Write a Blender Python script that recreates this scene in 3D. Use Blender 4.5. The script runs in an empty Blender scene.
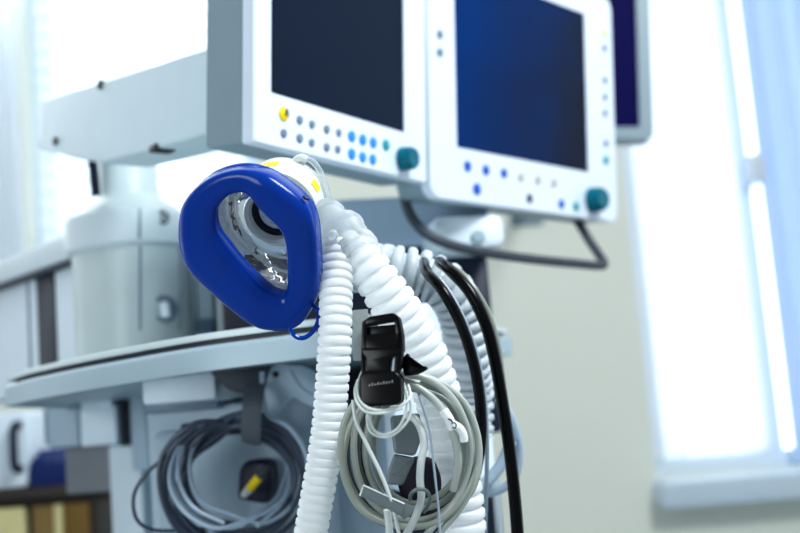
import bpy, bmesh, math, random
from mathutils import Vector as V, Matrix
from math import sin, cos, pi, radians as R
random.seed(7)
S = bpy.context.scene
COL = S.collection
FPX = 50/36*800

# ------------------------------------------------------------------ camera
CAMZ = 1.05
CAM = V((0, 0, CAMZ))
PITCH, ROLL = R(7.5), R(4.6)
_f = V((0, cos(PITCH), sin(PITCH)))
_u0 = V((0, -sin(PITCH), cos(PITCH)))
_r0 = V((1, 0, 0))
CR = _r0*cos(ROLL) - _u0*sin(ROLL)
CU = _u0*cos(ROLL) + _r0*sin(ROLL)
def ray(px, py):
    return _f + CR*((px-400)/FPX) - CU*((py-266.5)/FPX)
def P(px, py, d):
    return CAM + ray(px, py)*d
cd = bpy.data.cameras.new('camera')
cam = bpy.data.objects.new('camera', cd); COL.objects.link(cam)
cd.lens = 50; cd.sensor_width = 36; cd.clip_start = .05
M4 = Matrix((CR, CU, -_f)).transposed().to_4x4(); M4.translation = CAM
cam.matrix_world = M4
cd.dof.use_dof = True; cd.dof.focus_distance = 0.80; cd.dof.aperture_fstop = 4.5
S.camera = cam

# ------------------------------------------------------------------ materials
def lin(c):
    c = c/255
    return c/12.92 if c <= .04045 else ((c+.055)/1.055)**2.4
def rgb(r, g, b): return (lin(r), lin(g), lin(b), 1)
def mat(name, col, rough=.45, metal=0, var=.04, scale=30, bump=0, spec=.5, trans=0, sss=0, transl=0):
    m = bpy.data.materials.new(name); m.use_nodes = True
    nt = m.node_tree; b = nt.nodes['Principled BSDF']
    b.inputs['Roughness'].default_value = rough
    b.inputs['Metallic'].default_value = metal
    b.inputs['Specular IOR Level'].default_value = spec
    b.inputs['Transmission Weight'].default_value = trans
    tc = nt.nodes.new('ShaderNodeTexCoord')
    nz = nt.nodes.new('ShaderNodeTexNoise'); nz.inputs['Scale'].default_value = scale
    nz.inputs['Detail'].default_value = 3
    nt.links.new(tc.outputs['Object'], nz.inputs['Vector'])
    mx = nt.nodes.new('ShaderNodeMix'); mx.data_type = 'RGBA'
    c = rgb(*col)
    mx.inputs[6].default_value = (c[0]*(1-var), c[1]*(1-var), c[2]*(1-var), 1)
    mx.inputs[7].default_value = (min(1, c[0]*(1+var)), min(1, c[1]*(1+var)), min(1, c[2]*(1+var)), 1)
    nt.links.new(nz.outputs['Fac'], mx.inputs[0])
    nt.links.new(mx.outputs[2], b.inputs['Base Color'])
    if bump:
        bp = nt.nodes.new('ShaderNodeBump'); bp.inputs['Strength'].default_value = bump; bp.inputs['Distance'].default_value = .002
        nt.links.new(nz.outputs['Fac'], bp.inputs['Height']); nt.links.new(bp.outputs['Normal'], b.inputs['Normal'])
    if transl:
        tr = nt.nodes.new('ShaderNodeBsdfTranslucent'); nt.links.new(mx.outputs[2], tr.inputs['Color'])
        ms = nt.nodes.new('ShaderNodeMixShader'); ms.inputs[0].default_value = transl
        nt.links.new(b.outputs[0], ms.inputs[1]); nt.links.new(tr.outputs[0], ms.inputs[2])
        nt.links.new(ms.outputs[0], nt.nodes['Material Output'].inputs['Surface'])
    return m
def clear_plastic(name, tint=(.975,.99,1.0), refl=.5, rough=.06, milk=0.0):
    m = bpy.data.materials.new(name); m.use_nodes = True
    nt = m.node_tree; nt.nodes.remove(nt.nodes['Principled BSDF'])
    out = nt.nodes['Material Output']
    tr = nt.nodes.new('ShaderNodeBsdfTransparent'); tr.inputs['Color'].default_value = (*tint, 1)
    gl = nt.nodes.new('ShaderNodeBsdfGlossy'); gl.inputs['Roughness'].default_value = rough
    lw = nt.nodes.new('ShaderNodeLayerWeight'); lw.inputs['Blend'].default_value = refl
    tc = nt.nodes.new('ShaderNodeTexCoord')
    nz = nt.nodes.new('ShaderNodeTexNoise'); nz.inputs['Scale'].default_value = 45; nz.inputs['Detail'].default_value = 2
    nt.links.new(tc.outputs['Object'], nz.inputs['Vector'])
    bp = nt.nodes.new('ShaderNodeBump'); bp.inputs['Strength'].default_value = .55; bp.inputs['Distance'].default_value = .004
    nt.links.new(nz.outputs['Fac'], bp.inputs['Height'])
    nt.links.new(bp.outputs['Normal'], gl.inputs['Normal']); nt.links.new(bp.outputs['Normal'], lw.inputs['Normal'])
    ms = nt.nodes.new('ShaderNodeMixShader')
    nt.links.new(lw.outputs['Fresnel'], ms.inputs[0]); nt.links.new(tr.outputs[0], ms.inputs[1]); nt.links.new(gl.outputs[0], ms.inputs[2])
    last = ms
    if milk:
        df = nt.nodes.new('ShaderNodeBsdfTranslucent'); df.inputs['Color'].default_value = (.9,.95,.97,1)
        d2 = nt.nodes.new('ShaderNodeBsdfDiffuse'); d2.inputs['Color'].default_value = (.9,.95,.97,1)
        ad = nt.nodes.new('ShaderNodeMixShader'); ad.inputs[0].default_value = .35
        nt.links.new(df.outputs[0], ad.inputs[1]); nt.links.new(d2.outputs[0], ad.inputs[2])
        m2 = nt.nodes.new('ShaderNodeMixShader'); m2.inputs[0].default_value = milk
        nt.links.new(ms.outputs[0], m2.inputs[1]); nt.links.new(ad.outputs[0], m2.inputs[2]); last = m2
    nt.links.new(last.outputs[0], out.inputs['Surface'])
    return m

MT = {}
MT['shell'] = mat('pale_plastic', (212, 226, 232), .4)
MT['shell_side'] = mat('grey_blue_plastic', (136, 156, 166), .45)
MT['bezel'] = mat('white_bezel_plastic', (219, 230, 243), .38)
MT['arm'] = mat('arm_paint', (200, 218, 226), .45)
MT['column'] = mat('column_plastic', (198, 212, 214), .4)
MT['shelf'] = mat('shelf_plastic', (160, 180, 190), .42)
MT['panel'] = mat('panel_paint', (170, 190, 204), .5)
MT['panel_white'] = mat('panel_white_paint', (222, 236, 246), .45)
MT['slate'] = mat('slate_paint', (112, 132, 150), .5)
MT['slate_light'] = mat('light_slate_paint', (158, 178, 196), .5)
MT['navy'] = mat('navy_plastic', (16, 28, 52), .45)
MT['dark'] = mat('dark_plastic', (22, 28, 36), .45)
MT['charcoal'] = mat('charcoal_plastic', (58, 66, 76), .5)
MT['screen'] = mat('dark_display_glass', (20, 34, 54), .3, spec=.04)
MT['purple_screen'] = mat('purple_display_glass', (22, 20, 78), .5, spec=.03)
MT['bluebutton'] = mat('bright_blue_button', (0, 138, 236), .4)
MT['navybutton'] = mat('blue_button', (20, 92, 190), .4)
MT['greybutton'] = mat('grey_button', (112, 128, 148), .4)
MT['paletan'] = mat('tan_button', (176, 172, 160), .4)
MT['teal'] = mat('teal_rubber', (0, 104, 122), .35, spec=.2)
MT['teal_button'] = mat('teal_button', (0, 150, 160), .35)
MT['darkbutton'] = mat('dark_button', (70, 76, 88), .4)
MT['yellow'] = mat('yellow_plastic', (238, 212, 0), .45)
MT['paleyellow'] = mat('pale_yellow_button', (226, 232, 150), .45)
MT['mask_blue'] = mat('blue_silicone', (0, 56, 146), .2, var=.05, spec=.25)
MT['clear'] = clear_plastic('clear_mask_plastic', refl=.42, milk=.06)
MT['clear_y'] = clear_plastic('clear_connector_plastic', refl=.38, milk=.42, rough=.1)
MT['tube_clear'] = clear_plastic('clear_tube_plastic', refl=.3, milk=.25)
MT['collar'] = mat('milky_white_plastic', (232, 238, 236), .3, transl=.2)
MT['hose'] = mat('milky_hose_plastic', (248, 251, 252), .35, transl=.4, var=.02)
MT['hose_grey'] = mat('grey_hose_plastic', (206, 216, 222), .4, transl=.1)
MT['blackcable'] = mat('black_rubber', (4, 5, 9), .25, spec=.22)
MT['greycable'] = mat('grey_green_cable', (150, 157, 148), .3)
MT['whitecable'] = mat('white_cable', (206, 214, 212), .35)
MT['darkcable'] = mat('dark_grey_cable', (62, 74, 90), .4)
MT['midcable'] = mat('mid_grey_cable', (158, 176, 192), .3)
MT['greyblock'] = mat('grey_connector', (104, 116, 120), .45)
MT['clip'] = mat('grey_clip', (98, 110, 112), .35)
MT['buckle'] = mat('black_acetal', (5, 6, 9), .3, spec=.25, var=.1)
MT['strap_grey'] = mat('grey_webbing', (142, 152, 152), .7, bump=.2, scale=400)
MT['strap_dark'] = mat('dark_webbing', (84, 92, 100), .8, bump=.2, scale=400)
MT['wall'] = mat('cream_wall_paint', (242, 245, 233), .7, var=.02, scale=2)
MT['floor'] = mat('floor_vinyl', (150, 158, 160), .4, scale=6)
MT['frame'] = mat('white_window_frame', (226, 238, 250), .4)
MT['sill'] = mat('white_sill', (212, 228, 240), .35)
MT['blind'] = mat('white_blind_slat', (240, 246, 250), .5, transl=.5, var=.01)
MT['sheer'] = mat('sheer_white_fabric', (246, 249, 252), .8, transl=.6, var=.02, scale=8)
MT['curtain'] = mat('pale_blue_curtain', (190, 210, 240), .8, transl=.3, var=.05, scale=8)
MT['wood'] = mat('brown_wood', (132, 108, 60), .5, var=.3, scale=12)
MT['wood_gold'] = mat('golden_brown_wood', (128, 98, 38), .5, var=.3, scale=12)
MT['wood_pale'] = mat('yellow_wood', (214, 204, 152), .5, var=.2, scale=12)
MT['wood_dark'] = mat('dark_wood', (52, 44, 40), .5)
MT['taupe'] = mat('taupe_paint', (128, 132, 138), .6)
MT['lblue'] = mat('blue_drape', (4, 40, 104), .6)
MT['purple'] = mat('dark_purple_fabric', (26, 20, 38), .7)
MT['label'] = mat('white_label', (232, 238, 238), .4)
MT['ink'] = mat('black_ink', (20, 22, 26), .5)
MT['inkgrey'] = mat('grey_print', (120, 120, 122), .5)
MT['metal'] = mat('brushed_metal', (170, 178, 186), .3, metal=.9)

def screen_material(name, axis_u, axis_v):
    """dark display glass, bluish glow of a standby picture fading across it"""
    m = bpy.data.materials.new(name); m.use_nodes = True
    nt = m.node_tree; b = nt.nodes['Principled BSDF']
    b.inputs['Roughness'].default_value = .3; b.inputs['Specular IOR Level'].default_value = .04
    tc = nt.nodes.new('ShaderNodeTexCoord')
    dp = nt.nodes.new('ShaderNodeVectorMath'); dp.operation = 'DOT_PRODUCT'
    dp.inputs[1].default_value = axis_u*(-2.4) + axis_v*.5
    nt.links.new(tc.outputs['Object'], dp.inputs[0])
    nz = nt.nodes.new('ShaderNodeTexNoise'); nz.inputs['Scale'].default_value = 9; nz.inputs['Detail'].default_value = 1
    nt.links.new(tc.outputs['Object'], nz.inputs['Vector'])
    gr = nt.nodes.new('ShaderNodeMath'); gr.operation = 'MULTIPLY_ADD'; gr.inputs[1].default_value = .5
    nt.links.new(nz.outputs['Fac'], gr.inputs[0]); nt.links.new(dp.outputs['Value'], gr.inputs[2])
    cr = nt.nodes.new('ShaderNodeValToRGB')
    cr.color_ramp.elements[0].position = 0; cr.color_ramp.elements[0].color = rgb(22, 30, 48)
    cr.color_ramp.elements[1].position = .7; cr.color_ramp.elements[1].color = rgb(0, 46, 100)
    nt.links.new(gr.outputs[0], cr.inputs[0])
    nt.links.new(cr.outputs[0], b.inputs['Base Color'])
    nt.links.new(cr.outputs[0], b.inputs['Emission Color']); b.inputs['Emission Strength'].default_value = .25
    return m
MT['blue_screen'] = screen_material('blue_display_glass', V((sin(R(42)), cos(R(42)), 0)), V((0, 0, 1)))

# ------------------------------------------------------------------ object helpers
LOC = {}
def props(o, label=None, cat=None, group=None, kind=None):
    if label: o['label'] = label
    if cat: o['category'] = cat
    if group: o['group'] = group
    if kind: o['kind'] = kind
    return o
def thing(name, label, cat, loc, group=None):
    o = bpy.data.objects.new(name, None); COL.objects.link(o)
    o.empty_display_size = .02
    o.location = loc; LOC[o] = V(loc)
    return props(o, label, cat, group)
def obj(name, bm, m, parent=None, label=None, angle=35, smooth=True):
    bmesh.ops.remove_doubles(bm, verts=bm.verts[:], dist=1e-6)
    bmesh.ops.recalc_face_normals(bm, faces=bm.faces[:])
    me = bpy.data.meshes.new(name)
    if parent is not None:
        off = LOC[parent]
    else:
        zs = min(v.co.z for v in bm.verts)
        c = sum((v.co for v in bm.verts), V())/len(bm.verts); off = V((c.x, c.y, zs))
    bmesh.ops.translate(bm, verts=bm.verts[:], vec=-off)
    bm.to_mesh(me); bm.free()
    for p in me.polygons: p.use_smooth = smooth
    if smooth: me.set_sharp_from_angle(angle=R(angle))
    mm = MT[m] if isinstance(m, str) else m
    me.materials.append(mm)
    o = bpy.data.objects.new(name, me); COL.objects.link(o)
    if parent is not None: o.parent = parent
    else: o.location = off
    LOC[o] = off
    if label: o['label'] = label
    return o
def single(name, bm, m, label, cat, group=None, angle=35):
    o = obj(name, bm, m, angle=angle); props(o, label, cat, group); return o
def struct(name, bm, m, parent=None, angle=35):
    o = obj(name, bm, m, parent, angle=angle)
    if parent is None: o['kind'] = 'structure'
    return o
NB = bmesh.new

class Frame:
    """origin + right/up/outward axes"""
    def __init__(s, O, U, Vv, N): s.O, s.U, s.V, s.N = O, U.normalized(), Vv.normalized(), N.normalized()
    def p(s, u, v, w=0): return s.O + s.U*u + s.V*v + s.N*w
    def uv(s, px, py, w=0):
        r = ray(px, py); o = s.O + s.N*w
        t = (o - CAM).dot(s.N)/r.dot(s.N); q = CAM + r*t - s.O
        return q.dot(s.U), q.dot(s.V)
def yawframe(O, yaw, tilt=0):
    """U recedes to the right at yaw from the view axis; N faces the viewer; tilt leans the top forward"""
    U = V((sin(R(yaw)), cos(R(yaw)), 0)); N = V((cos(R(yaw)), -sin(R(yaw)), 0)); Z = V((0, 0, 1))
    Vv = Z*cos(R(tilt)) + N*sin(R(tilt)); N2 = U.cross(Vv)
    return Frame(O, U, Vv, N2)
def face_on(O, yaw=0, roll=0):
    """frame facing the viewer, yawed about vertical"""
    U = V((cos(R(yaw)), sin(R(yaw)), 0)); Z = V((0, 0, 1))
    U2 = U*cos(R(roll)) + Z*sin(R(roll)); V2 = Z*cos(R(roll)) - U*sin(R(roll))
    return Frame(O, U2, V2, U2.cross(V2))

def loft(bm, loops, closed_loop=True, cap0=True, cap1=True, close_path=False):
    vs = [[bm.verts.new(p) for p in L] for L in loops]
    n = len(vs[0]); m = len(vs)
    for i in range(m if close_path else m-1):
        A, B = vs[i], vs[(i+1) % m]
        for j in range(n if closed_loop else n-1):
            k = (j+1) % n
            try: bm.faces.new((A[j], A[k], B[k], B[j]))
            except ValueError: pass
    if not close_path and closed_loop:
        if cap0: bm.faces.new(vs[0][::-1])
        if cap1: bm.faces.new(vs[-1])
    return vs
def rrect(u0, u1, v0, v1, r, n=5):
    pts = []
    for (cx, cy, a0) in ((u1-r, v1-r, 0), (u0+r, v1-r, 90), (u0+r, v0+r, 180), (u1-r, v0+r, 270)):
        for i in range(n+1):
            a = R(a0 + 90*i/n); pts.append((cx + r*cos(a), cy + r*sin(a)))
    return pts
def prism(bm, F, poly, w0, w1, bev=0, segs=2):
    """extrude a 2-D outline between w0 and w1 with softened rims"""
    if bev <= 0:
        loft(bm, [[F.p(u, v, w0) for u, v in poly], [F.p(u, v, w1) for u, v in poly]]); return
    def inset(d):
        n = len(poly); A = sum(poly[i][0]*poly[(i+1) % n][1]-poly[(i+1) % n][0]*poly[i][1] for i in range(n))
        sg = 1 if A > 0 else -1; out = []
        for i in range(n):
            p0, p1, p2 = V(poly[i-1]), V(poly[i]), V(poly[(i+1) % n])
            e1 = (p1-p0); e2 = (p2-p1)
            if e1.length < 1e-9: e1 = e2
            if e2.length < 1e-9: e2 = e1
            e1.normalize(); e2.normalize()
            n1 = V((-e1.y, e1.x))*sg; n2 = V((-e2.y, e2.x))*sg
            b = n1+n2; k = max(.35, 1+n1.dot(n2))
            out.append((p1.x + b.x*d/k, p1.y + b.y*d/k))
        return out
    L = []; s = 1 if w1 > w0 else -1
    for i in range(segs+1):
        a = pi/2*i/segs; L.append([F.p(u, v, w0 + s*bev*(1-sin(a))) for u, v in inset(bev*(1-cos(pi/2-a)))])
    for i in range(segs+1):
        a = pi/2*(1-i/segs); L.append([F.p(u, v, w1 - s*bev*(1-sin(pi/2-a))) for u, v in inset(bev*(1-cos(pi/2-a)))])
    loft(bm, L)
def box(bm, F, u0, u1, v0, v1, w0, w1, r=.004, bev=.002):
    prism(bm, F, rrect(u0, u1, v0, v1, r, 3), w0, w1, bev)
def pxbox(bm, F, x0, y0, x1, y1, w0, w1, r=.004, bev=.002):
    """box whose front (at w1) covers two sighted corners"""
    a = F.uv(x0, y0, w1); b = F.uv(x1, y1, w1)
    box(bm, F, min(a[0], b[0]), max(a[0], b[0]), min(a[1], b[1]), max(a[1], b[1]), w0, w1, r, bev)
def ringframe(F, du=0, prof=(), n=32, su=1, sv=1, c=(0, 0)):
    return [[F.p(c[0]+su*r*cos(2*pi*i/n), c[1]+sv*r*sin(2*pi*i/n), w) for i in range(n)] for r, w in prof]
def lathe(bm, F, prof, n=32, c=(0, 0), caps=True):
    loft(bm, ringframe(F, 0, prof, n, c=c), cap0=caps, cap1=caps)
def axisframe(O, axis):
    N = axis.normalized(); up = V((0, 0, 1)) if abs(N.z) < .9 else V((0, 1, 0))
    U = up.cross(N).normalized(); return Frame(O, U, N.cross(U), N)
def smooth(pts, n=8, closed=False):
    pts = [V(p) for p in pts]; out = []; m = len(pts)
    for i in range(m if closed else m-1):
        if closed: p0, p1, p2, p3 = pts[i-1], pts[i], pts[(i+1) % m], pts[(i+2) % m]
        else: p0, p1, p2, p3 = pts[max(0, i-1)], pts[i], pts[i+1], pts[min(m-1, i+2)]
        for k in range(n):
            t = k/n
            out.append(.5*((2*p1) + (p2-p0)*t + (2*p0-5*p1+4*p2-p3)*t*t + (3*p1-p0-3*p2+p3)*t**3))
    if not closed: out.append(pts[-1])
    return out
def resample(pts, step):
    out = [pts[0].copy()]; acc = 0
    for a, b in zip(pts, pts[1:]):
        L = (b-a).length
        if L < 1e-9: continue
        t = step-acc
        while t <= L: out.append(a + (b-a)*(t/L)); t += step
        acc = (acc+L) % step
    return out
def sweep(bm, pts, rad, seg=12, closed=False, flat=1, caps=True, up=None):
    """tube along pts; rad a number or a list; flat squeezes the section (ribbons)"""
    n = len(pts); T = []
    for i in range(n):
        a = pts[i-1] if (i or closed) else pts[0]; b = pts[(i+1) % n] if (i < n-1 or closed) else pts[-1]
        T.append((b-a).normalized())
    ref = up or (V((0, 0, 1)) if abs(T[0].z) < .9 else V((1, 0, 0)))
    nrm = (ref - T[0]*ref.dot(T[0])).normalized(); L = []
    for i in range(n):
        nrm = (nrm - T[i]*nrm.dot(T[i])).normalized(); bn = T[i].cross(nrm)
        r = rad[i] if isinstance(rad, (list, tuple)) else rad
        L.append([pts[i] + (nrm*cos(2*pi*k/seg) + bn*(sin(2*pi*k/seg)*flat))*r for k in range(seg)])
    loft(bm, L, cap0=caps, cap1=caps, close_path=closed)
def cable(bm, pxs, rpx, n=8, seg=10, closed=False, taper=None):
    pts = smooth([P(*q) for q in pxs], n, closed)
    d = sum(q[2] for q in pxs)/len(pxs)
    sweep(bm, pts, rpx*d/FPX, seg, closed)
    return pts
def corrugated(bm, pts, r_hi, r_lo, pitch, seg=28, taper=None):
    prof = [(0, r_lo), (.09, r_lo+(r_hi-r_lo)*.7), (.2, r_hi), (.62, r_hi), (.73, r_lo+(r_hi-r_lo)*.7), (.82, r_lo)]
    fine = resample(pts, pitch/24); rings = []; rr = []
    tot = len(fine)
    k = 0
    while True:
        done = False
        for f, r in prof:
            i = int(round((k+f)*24))
            if i >= tot: done = True; break
            rings.append(fine[i]); rr.append(r*(taper(i/tot) if taper else 1))
        if done: break
        k += 1
    sweep(bm, rings, rr, seg)

UP = V((0, 0, 1))
# ================================================================== THE ROOM
WD = 3.3                                     # distance of the back wall
WF = face_on(P(400, 266, WD), 0)             # wall frame: u right, v up, w toward the room
wu = lambda x, y: WF.uv(x, y)
zf = -WF.O.z
# window openings in wall coordinates
w1 = (wu(26, 150)[0], wu(255, 150)[0], wu(150, 262)[1], 1.6-0)
w2 = (wu(639, 320)[0], wu(930, 320)[0], wu(720, 474)[1], 1.6-0)
top = 1.5
def wallpiece(u0, u1, v0, v1):
    bm = NB(); prism(bm, WF, [(u0, v0), (u1, v0), (u1, v1), (u0, v1)], -.18, 0); return bm
bm = NB()
us = [-4.2, w1[0], w1[1], w2[0], w2[1], 4.2]
for (a, b, c, d) in ((us[0], us[1], zf, 2.0), (us[1], us[2], zf, w1[2]), (us[1], us[2], top, 2.0), (us[2], us[3], zf, 2.0),
                     (us[3], us[4], zf, w2[2]), (us[3], us[4], top, 2.0), (us[4], us[5], zf, 2.0)):
    prism(bm, WF, [(a, c), (b, c), (b, d), (a, d)], -.18, 0)
struct('wall_back', bm, 'wall')
bm = NB(); FF = Frame(V((0, 1.2, 0)), V((1, 0, 0)), V((0, 1, 0)), UP)
prism(bm, FF, [(-4.2, -3.4), (4.2, -3.4), (4.2, 2.6), (-4.2, 2.6)], -.1, 0)
struct('floor', bm, 'floor')
MT['glass'] = clear_plastic('window_glass', (.96, .98, 1), .05, .02)
def window(name, u0, u1, v0, v1, mull):
    o = bpy.data.objects.new(name, None); COL.objects.link(o)
    o.location = WF.p((u0+u1)/2, v0, -.1); LOC[o] = o.location.copy(); o['kind'] = 'structure'
    fw = .05; bm = NB()
    for (a, b, c, d) in ((u0, u0+fw, v0, v1), (u1-fw, u1, v0, v1), (u0+fw, u1-fw, v0, v0+fw), (u0+fw, u1-fw, v1-fw, v1)):
        box(bm, WF, a, b, c, d, -.14, -.08, .004, .003)
    for q in mull: box(bm, WF, q-.03, q+.03, v0+fw, v1-fw, -.135, -.085, .004, .003)
    obj('window_frame', bm, 'frame', o)
    bm = NB(); prism(bm, WF, [(u0+.03, v0+.03), (u1-.03, v0+.03), (u1-.03, v1-.03), (u0+.03, v1-.03)], -.112, -.108)
    obj('pane', bm, 'glass', o)
    return o
win1 = window('window_1', w1[0], w1[1], w1[2], top, [])
q = wu(757, 235)[0]
win2 = window('window_2', w2[0], w2[1], w2[2], top, [q])
# sills
bm = NB(); box(bm, WF, w2[0]-.01, w2[1]+.05, w2[2]-.075, w2[2]-.002, -.1, .12, .01, .006)
obj('window_sill', bm, 'sill', win2)
bm = NB(); box(bm, WF, w1[0]-.04, w1[1]+.04, w1[2]-.05, w1[2]-.002, -.1, .1, .01, .006)
obj('window_sill', bm, 'sill', win1)
# blinds
def blind(u0, u1, v0, v1, pitch, label, tilt, w):
    t = thing('venetian_blind', label, 'blind', WF.p((u0+u1)/2, v0, w), 'white blinds in front of the windows')
    bm = NB(); v = v0; k = 0
    while v < v1:
        h = pitch*.98
        a = R(tilt)
        pr = [(-h/2, 0), (-h/4, .0035), (0, .005), (h/4, .0035), (h/2, 0)]
        L = []
        for u in (u0, u1):
            L.append([WF.p(u, v + s*sin(a) + c*cos(a)*.3, w - s*cos(a)*.35 + c) for s, c in pr])
        vs = [[bm.verts.new(p) for p in q] for q in L]
        for j in range(4): bm.faces.new((vs[0][j], vs[0][j+1], vs[1][j+1], vs[1][j]))
        v += pitch; k += 1
    o = obj('slats', bm, 'blind', t)
    bm = NB(); box(bm, WF, u0, u1, v0-.03, v0-.012, w-.012, w+.012, .004, .002); obj('bottom_rail', bm, 'frame', t)
    for fr in (.18, .82):
        bm = NB(); sweep(bm, [WF.p(u0+(u1-u0)*fr, v0-.02, w+.012), WF.p(u0+(u1-u0)*fr, v1, w+.012)], .0012, 6); obj('cord', bm, 'frame', t)
    return t
blind(w1[0]+.02, w1[1]-.02, w1[2]+.05, top, .055, 'white slatted blind over the bright left window behind the machine arm', 70, -.04)
# sheer roller panel in the right window and the pale-blue curtain
def curtain(name, mt, label, u0, u1, v0, v1, w, amp, waves, lean=0, group=None):
    bm = NB(); n = 90; L = []
    for j in range(13):
        v = v0 + (v1-v0)*j/12; row = []
        for i in range(n+1):
            f = i/n; ph = 2*pi*waves*f
            row.append(WF.p(u0+(u1-u0)*f + lean*j/12, v, w + amp*sin(ph) + amp*.4*sin(2.3*ph+1+.15*j)))
        L.append(row)
    loft(bm, L, closed_loop=False)
    return single(name, bm, mt, label, 'curtain', group, angle=80)
curtain('sheer_curtain', 'sheer', 'sheer white curtain filling the bright right window above the sill', w2[0]+.0, q-.005, w2[2]+.055, top, -.06, .006, 5)
cq = wu(752, 110)[0]
curtain('blue_curtain', 'curtain', 'pale blue curtain hanging in soft folds at far right of the right window', q+.035, w2[1]+.1, w2[2]+.02, top, -.02, .014, 6)
MT['curtain_pale'] = mat('pale_blue_voile', (240, 245, 253), .8, transl=.7, var=.03, scale=8)
curtain('blue_curtain', 'curtain_pale', 'narrow pale blue curtain at far left beside the left window', wu(-60, 150)[0], wu(25, 150)[0], w1[2]-.3, top, .05, .014, 4)
# window handle on the white mullion
t0 = wu(757, 166); bm = NB()
box(bm, WF, t0[0]-.022, t0[0]+.026, t0[1]-.05, t0[1]+.04, -.085, .005, .014, .008)
obj('window_handle', bm, 'frame', win2)

# ================================================================== ANAESTHESIA MACHINE
YAW = 33
AX = V((sin(R(YAW)), cos(R(YAW)), 0)); NX = V((cos(R(YAW)), -sin(R(YAW)), 0))
SH = CAMZ + .088                                # top of the work shelf
colc = P(134, 300, 1.42)
machine = thing('anesthesia_machine', 'pale grey anaesthesia machine with round column, support arm and curved work shelf', 'medical machine', V((colc.x+.1, colc.y+.1, 0)))
def onz(px, py, z):
    r = ray(px, py); return CAM + r*((z-CAMZ)/r.z)
# --- curved work shelf
SK = .034
SHN = V((-SK, 0, 1)).normalized(); SHO = V((0, 0, SH+.003))
def onshelf(px, py):
    r = ray(px, py); return CAM + r*((SHO-CAM).dot(SHN)/r.dot(SHN))
fr = [onshelf(x, y) for x, y in ((3, 376), (22, 369.5), (50, 362.5), (82, 355.5), (115, 349), (160, 340.5), (205, 333), (260, 325.5), (320, 318), (372, 313))]
fr = smooth(fr, 5)
right = fr[-1]; left = fr[0]
br = V((right.x+.16, right.y+.42, 0)); bl = V((left.x-.02, left.y+.34, 0))
outline = fr + [br, bl]
ZF = Frame(SHO, V((1, 0, SK)), V((0, 1, 0)), SHN)
def inset_poly(pts, d):
    c = sum(pts, V())/len(pts); out = []
    n = len(pts)
    for i in range(n):
        e = (pts[(i+1) % n]-pts[i-1]); nn = V((-e.y, e.x, 0)).normalized()
        out.append((pts[i].x + nn.x*d, pts[i].y + nn.y*d))
    return out
po = [(p.x, p.y) for p in outline]
bm = NB(); prism(bm, ZF, inset_poly(outline, .004), -.006, 0, .002); obj('shelf_top', bm, 'column', machine)
bm = NB(); prism(bm, ZF, inset_poly(outline, .014), -.012, -.005); obj('shelf_groove', bm, 'charcoal', machine)
bm = NB(); prism(bm, ZF, po, -.034, -.011, .005, 3); obj('work_shelf', bm, 'shelf', machine)

# --- column : rounded-square section, seam, collar, neck
cf = Frame(V((colc.x, colc.y, 0)), NX, AX, UP)
cfs = Frame(V((colc.x, colc.y, 0)), V((1, 0, 0)), V((0, 1, 0)), UP)
def zat(px, py, d=1.35): return P(px, py, d).z
def sq(r, z, e=2.6, n=48):
    L = []
    for i in range(n):
        a = 2*pi*i/n; c, s_ = cos(a), sin(a)
        k = (abs(c)**e + abs(s_)**e)**(-1/e)
        L.append(cf.p(r*k*c, r*k*s_, z))
    return L
rb = 54*1.42/FPX
z0, z1, z2, z3, z4, z5 = SH-.014, zat(134, 243), zat(134, 206), zat(134, 187), zat(128, 165), zat(128, 148)
bm = NB(); loft(bm, [sq(rb*.98, z0-.002), sq(rb, z0+.004), sq(rb, z1-.001), sq(rb*.97, z1+.002)]); obj('column_body', bm, 'column', machine)
bm = NB(); loft(bm, [sq(rb*1.03, z1), sq(rb*1.1, z1+.004), sq(rb*1.12, z2-.006), sq(rb*1.08, z2)]); collar = obj('column_collar', bm, 'shell', machine)
def circ(r, z, n=48, e=2.2): return sq(r, z, e, n)
bm = NB(); loft(bm, [circ(rb*1.05, z2-.001), circ(rb*.93, z2+.006), circ(rb*.76, z2+.016), circ(rb*.62, z3-.002), circ(rb*.56, z3+.003), circ(rb*.53, z3+.01), circ(rb*.52, z5+.02)]); obj('column_neck', bm, 'column', machine)
# dark strip modelled in place of the dark gap beside neck
bm = NB(); sweep(bm, smooth([P(92, 158, 1.39), P(94, 175, 1.39), P(96, 196, 1.39)], 5), .006, 8); obj('neck_gap_strip', bm, 'navy', machine)
# seam lines on the column (vertical strip), front facet badge, hook
def on_col(px, py, rr):
    # point on the column surface along the pixel ray (approx cylinder)
    best = None
    for i in range(900):
        d = 1.2 + i*.0004; p = P(px, py, d)
        if ((p.x-colc.x)**2 + (p.y-colc.y)**2)**.5 <= rr: return p
    return P(px, py, 1.36)
def radial(p): return V((p.x-colc.x, p.y-colc.y, 0)).normalized()
def surf_sq(px, py, r, e=2.6):
    for i in range(1200):
        d = 1.2 + i*.0003; p = P(px, py, d); q_ = p-cf.O; c = abs(q_.dot(cf.U))/r; s_ = abs(q_.dot(cf.V))/r
        if c**e + s_**e <= 1: return p
    return P(px, py, 1.36)
bm = NB(); sweep(bm, [surf_sq(140, y, rb*1.0) for y in (246, 270, 300, 330)], .0014, 6); obj('column_seam', bm, 'slate', machine)
bm = NB(); sweep(bm, [surf_sq(139.5, y, rb*1.11) for y in (209, 222, 238)], .0016, 6); obj('collar_seam', bm, 'slate', collar)
bm = NB(); sweep(bm, [surf_sq(180, y, rb*1.0) for y in (246, 270, 300, 330)], .0012, 6); obj('column_seam', bm, 'slate', machine)
PB = face_on(P(205, 285, 1.56), -8)
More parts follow.
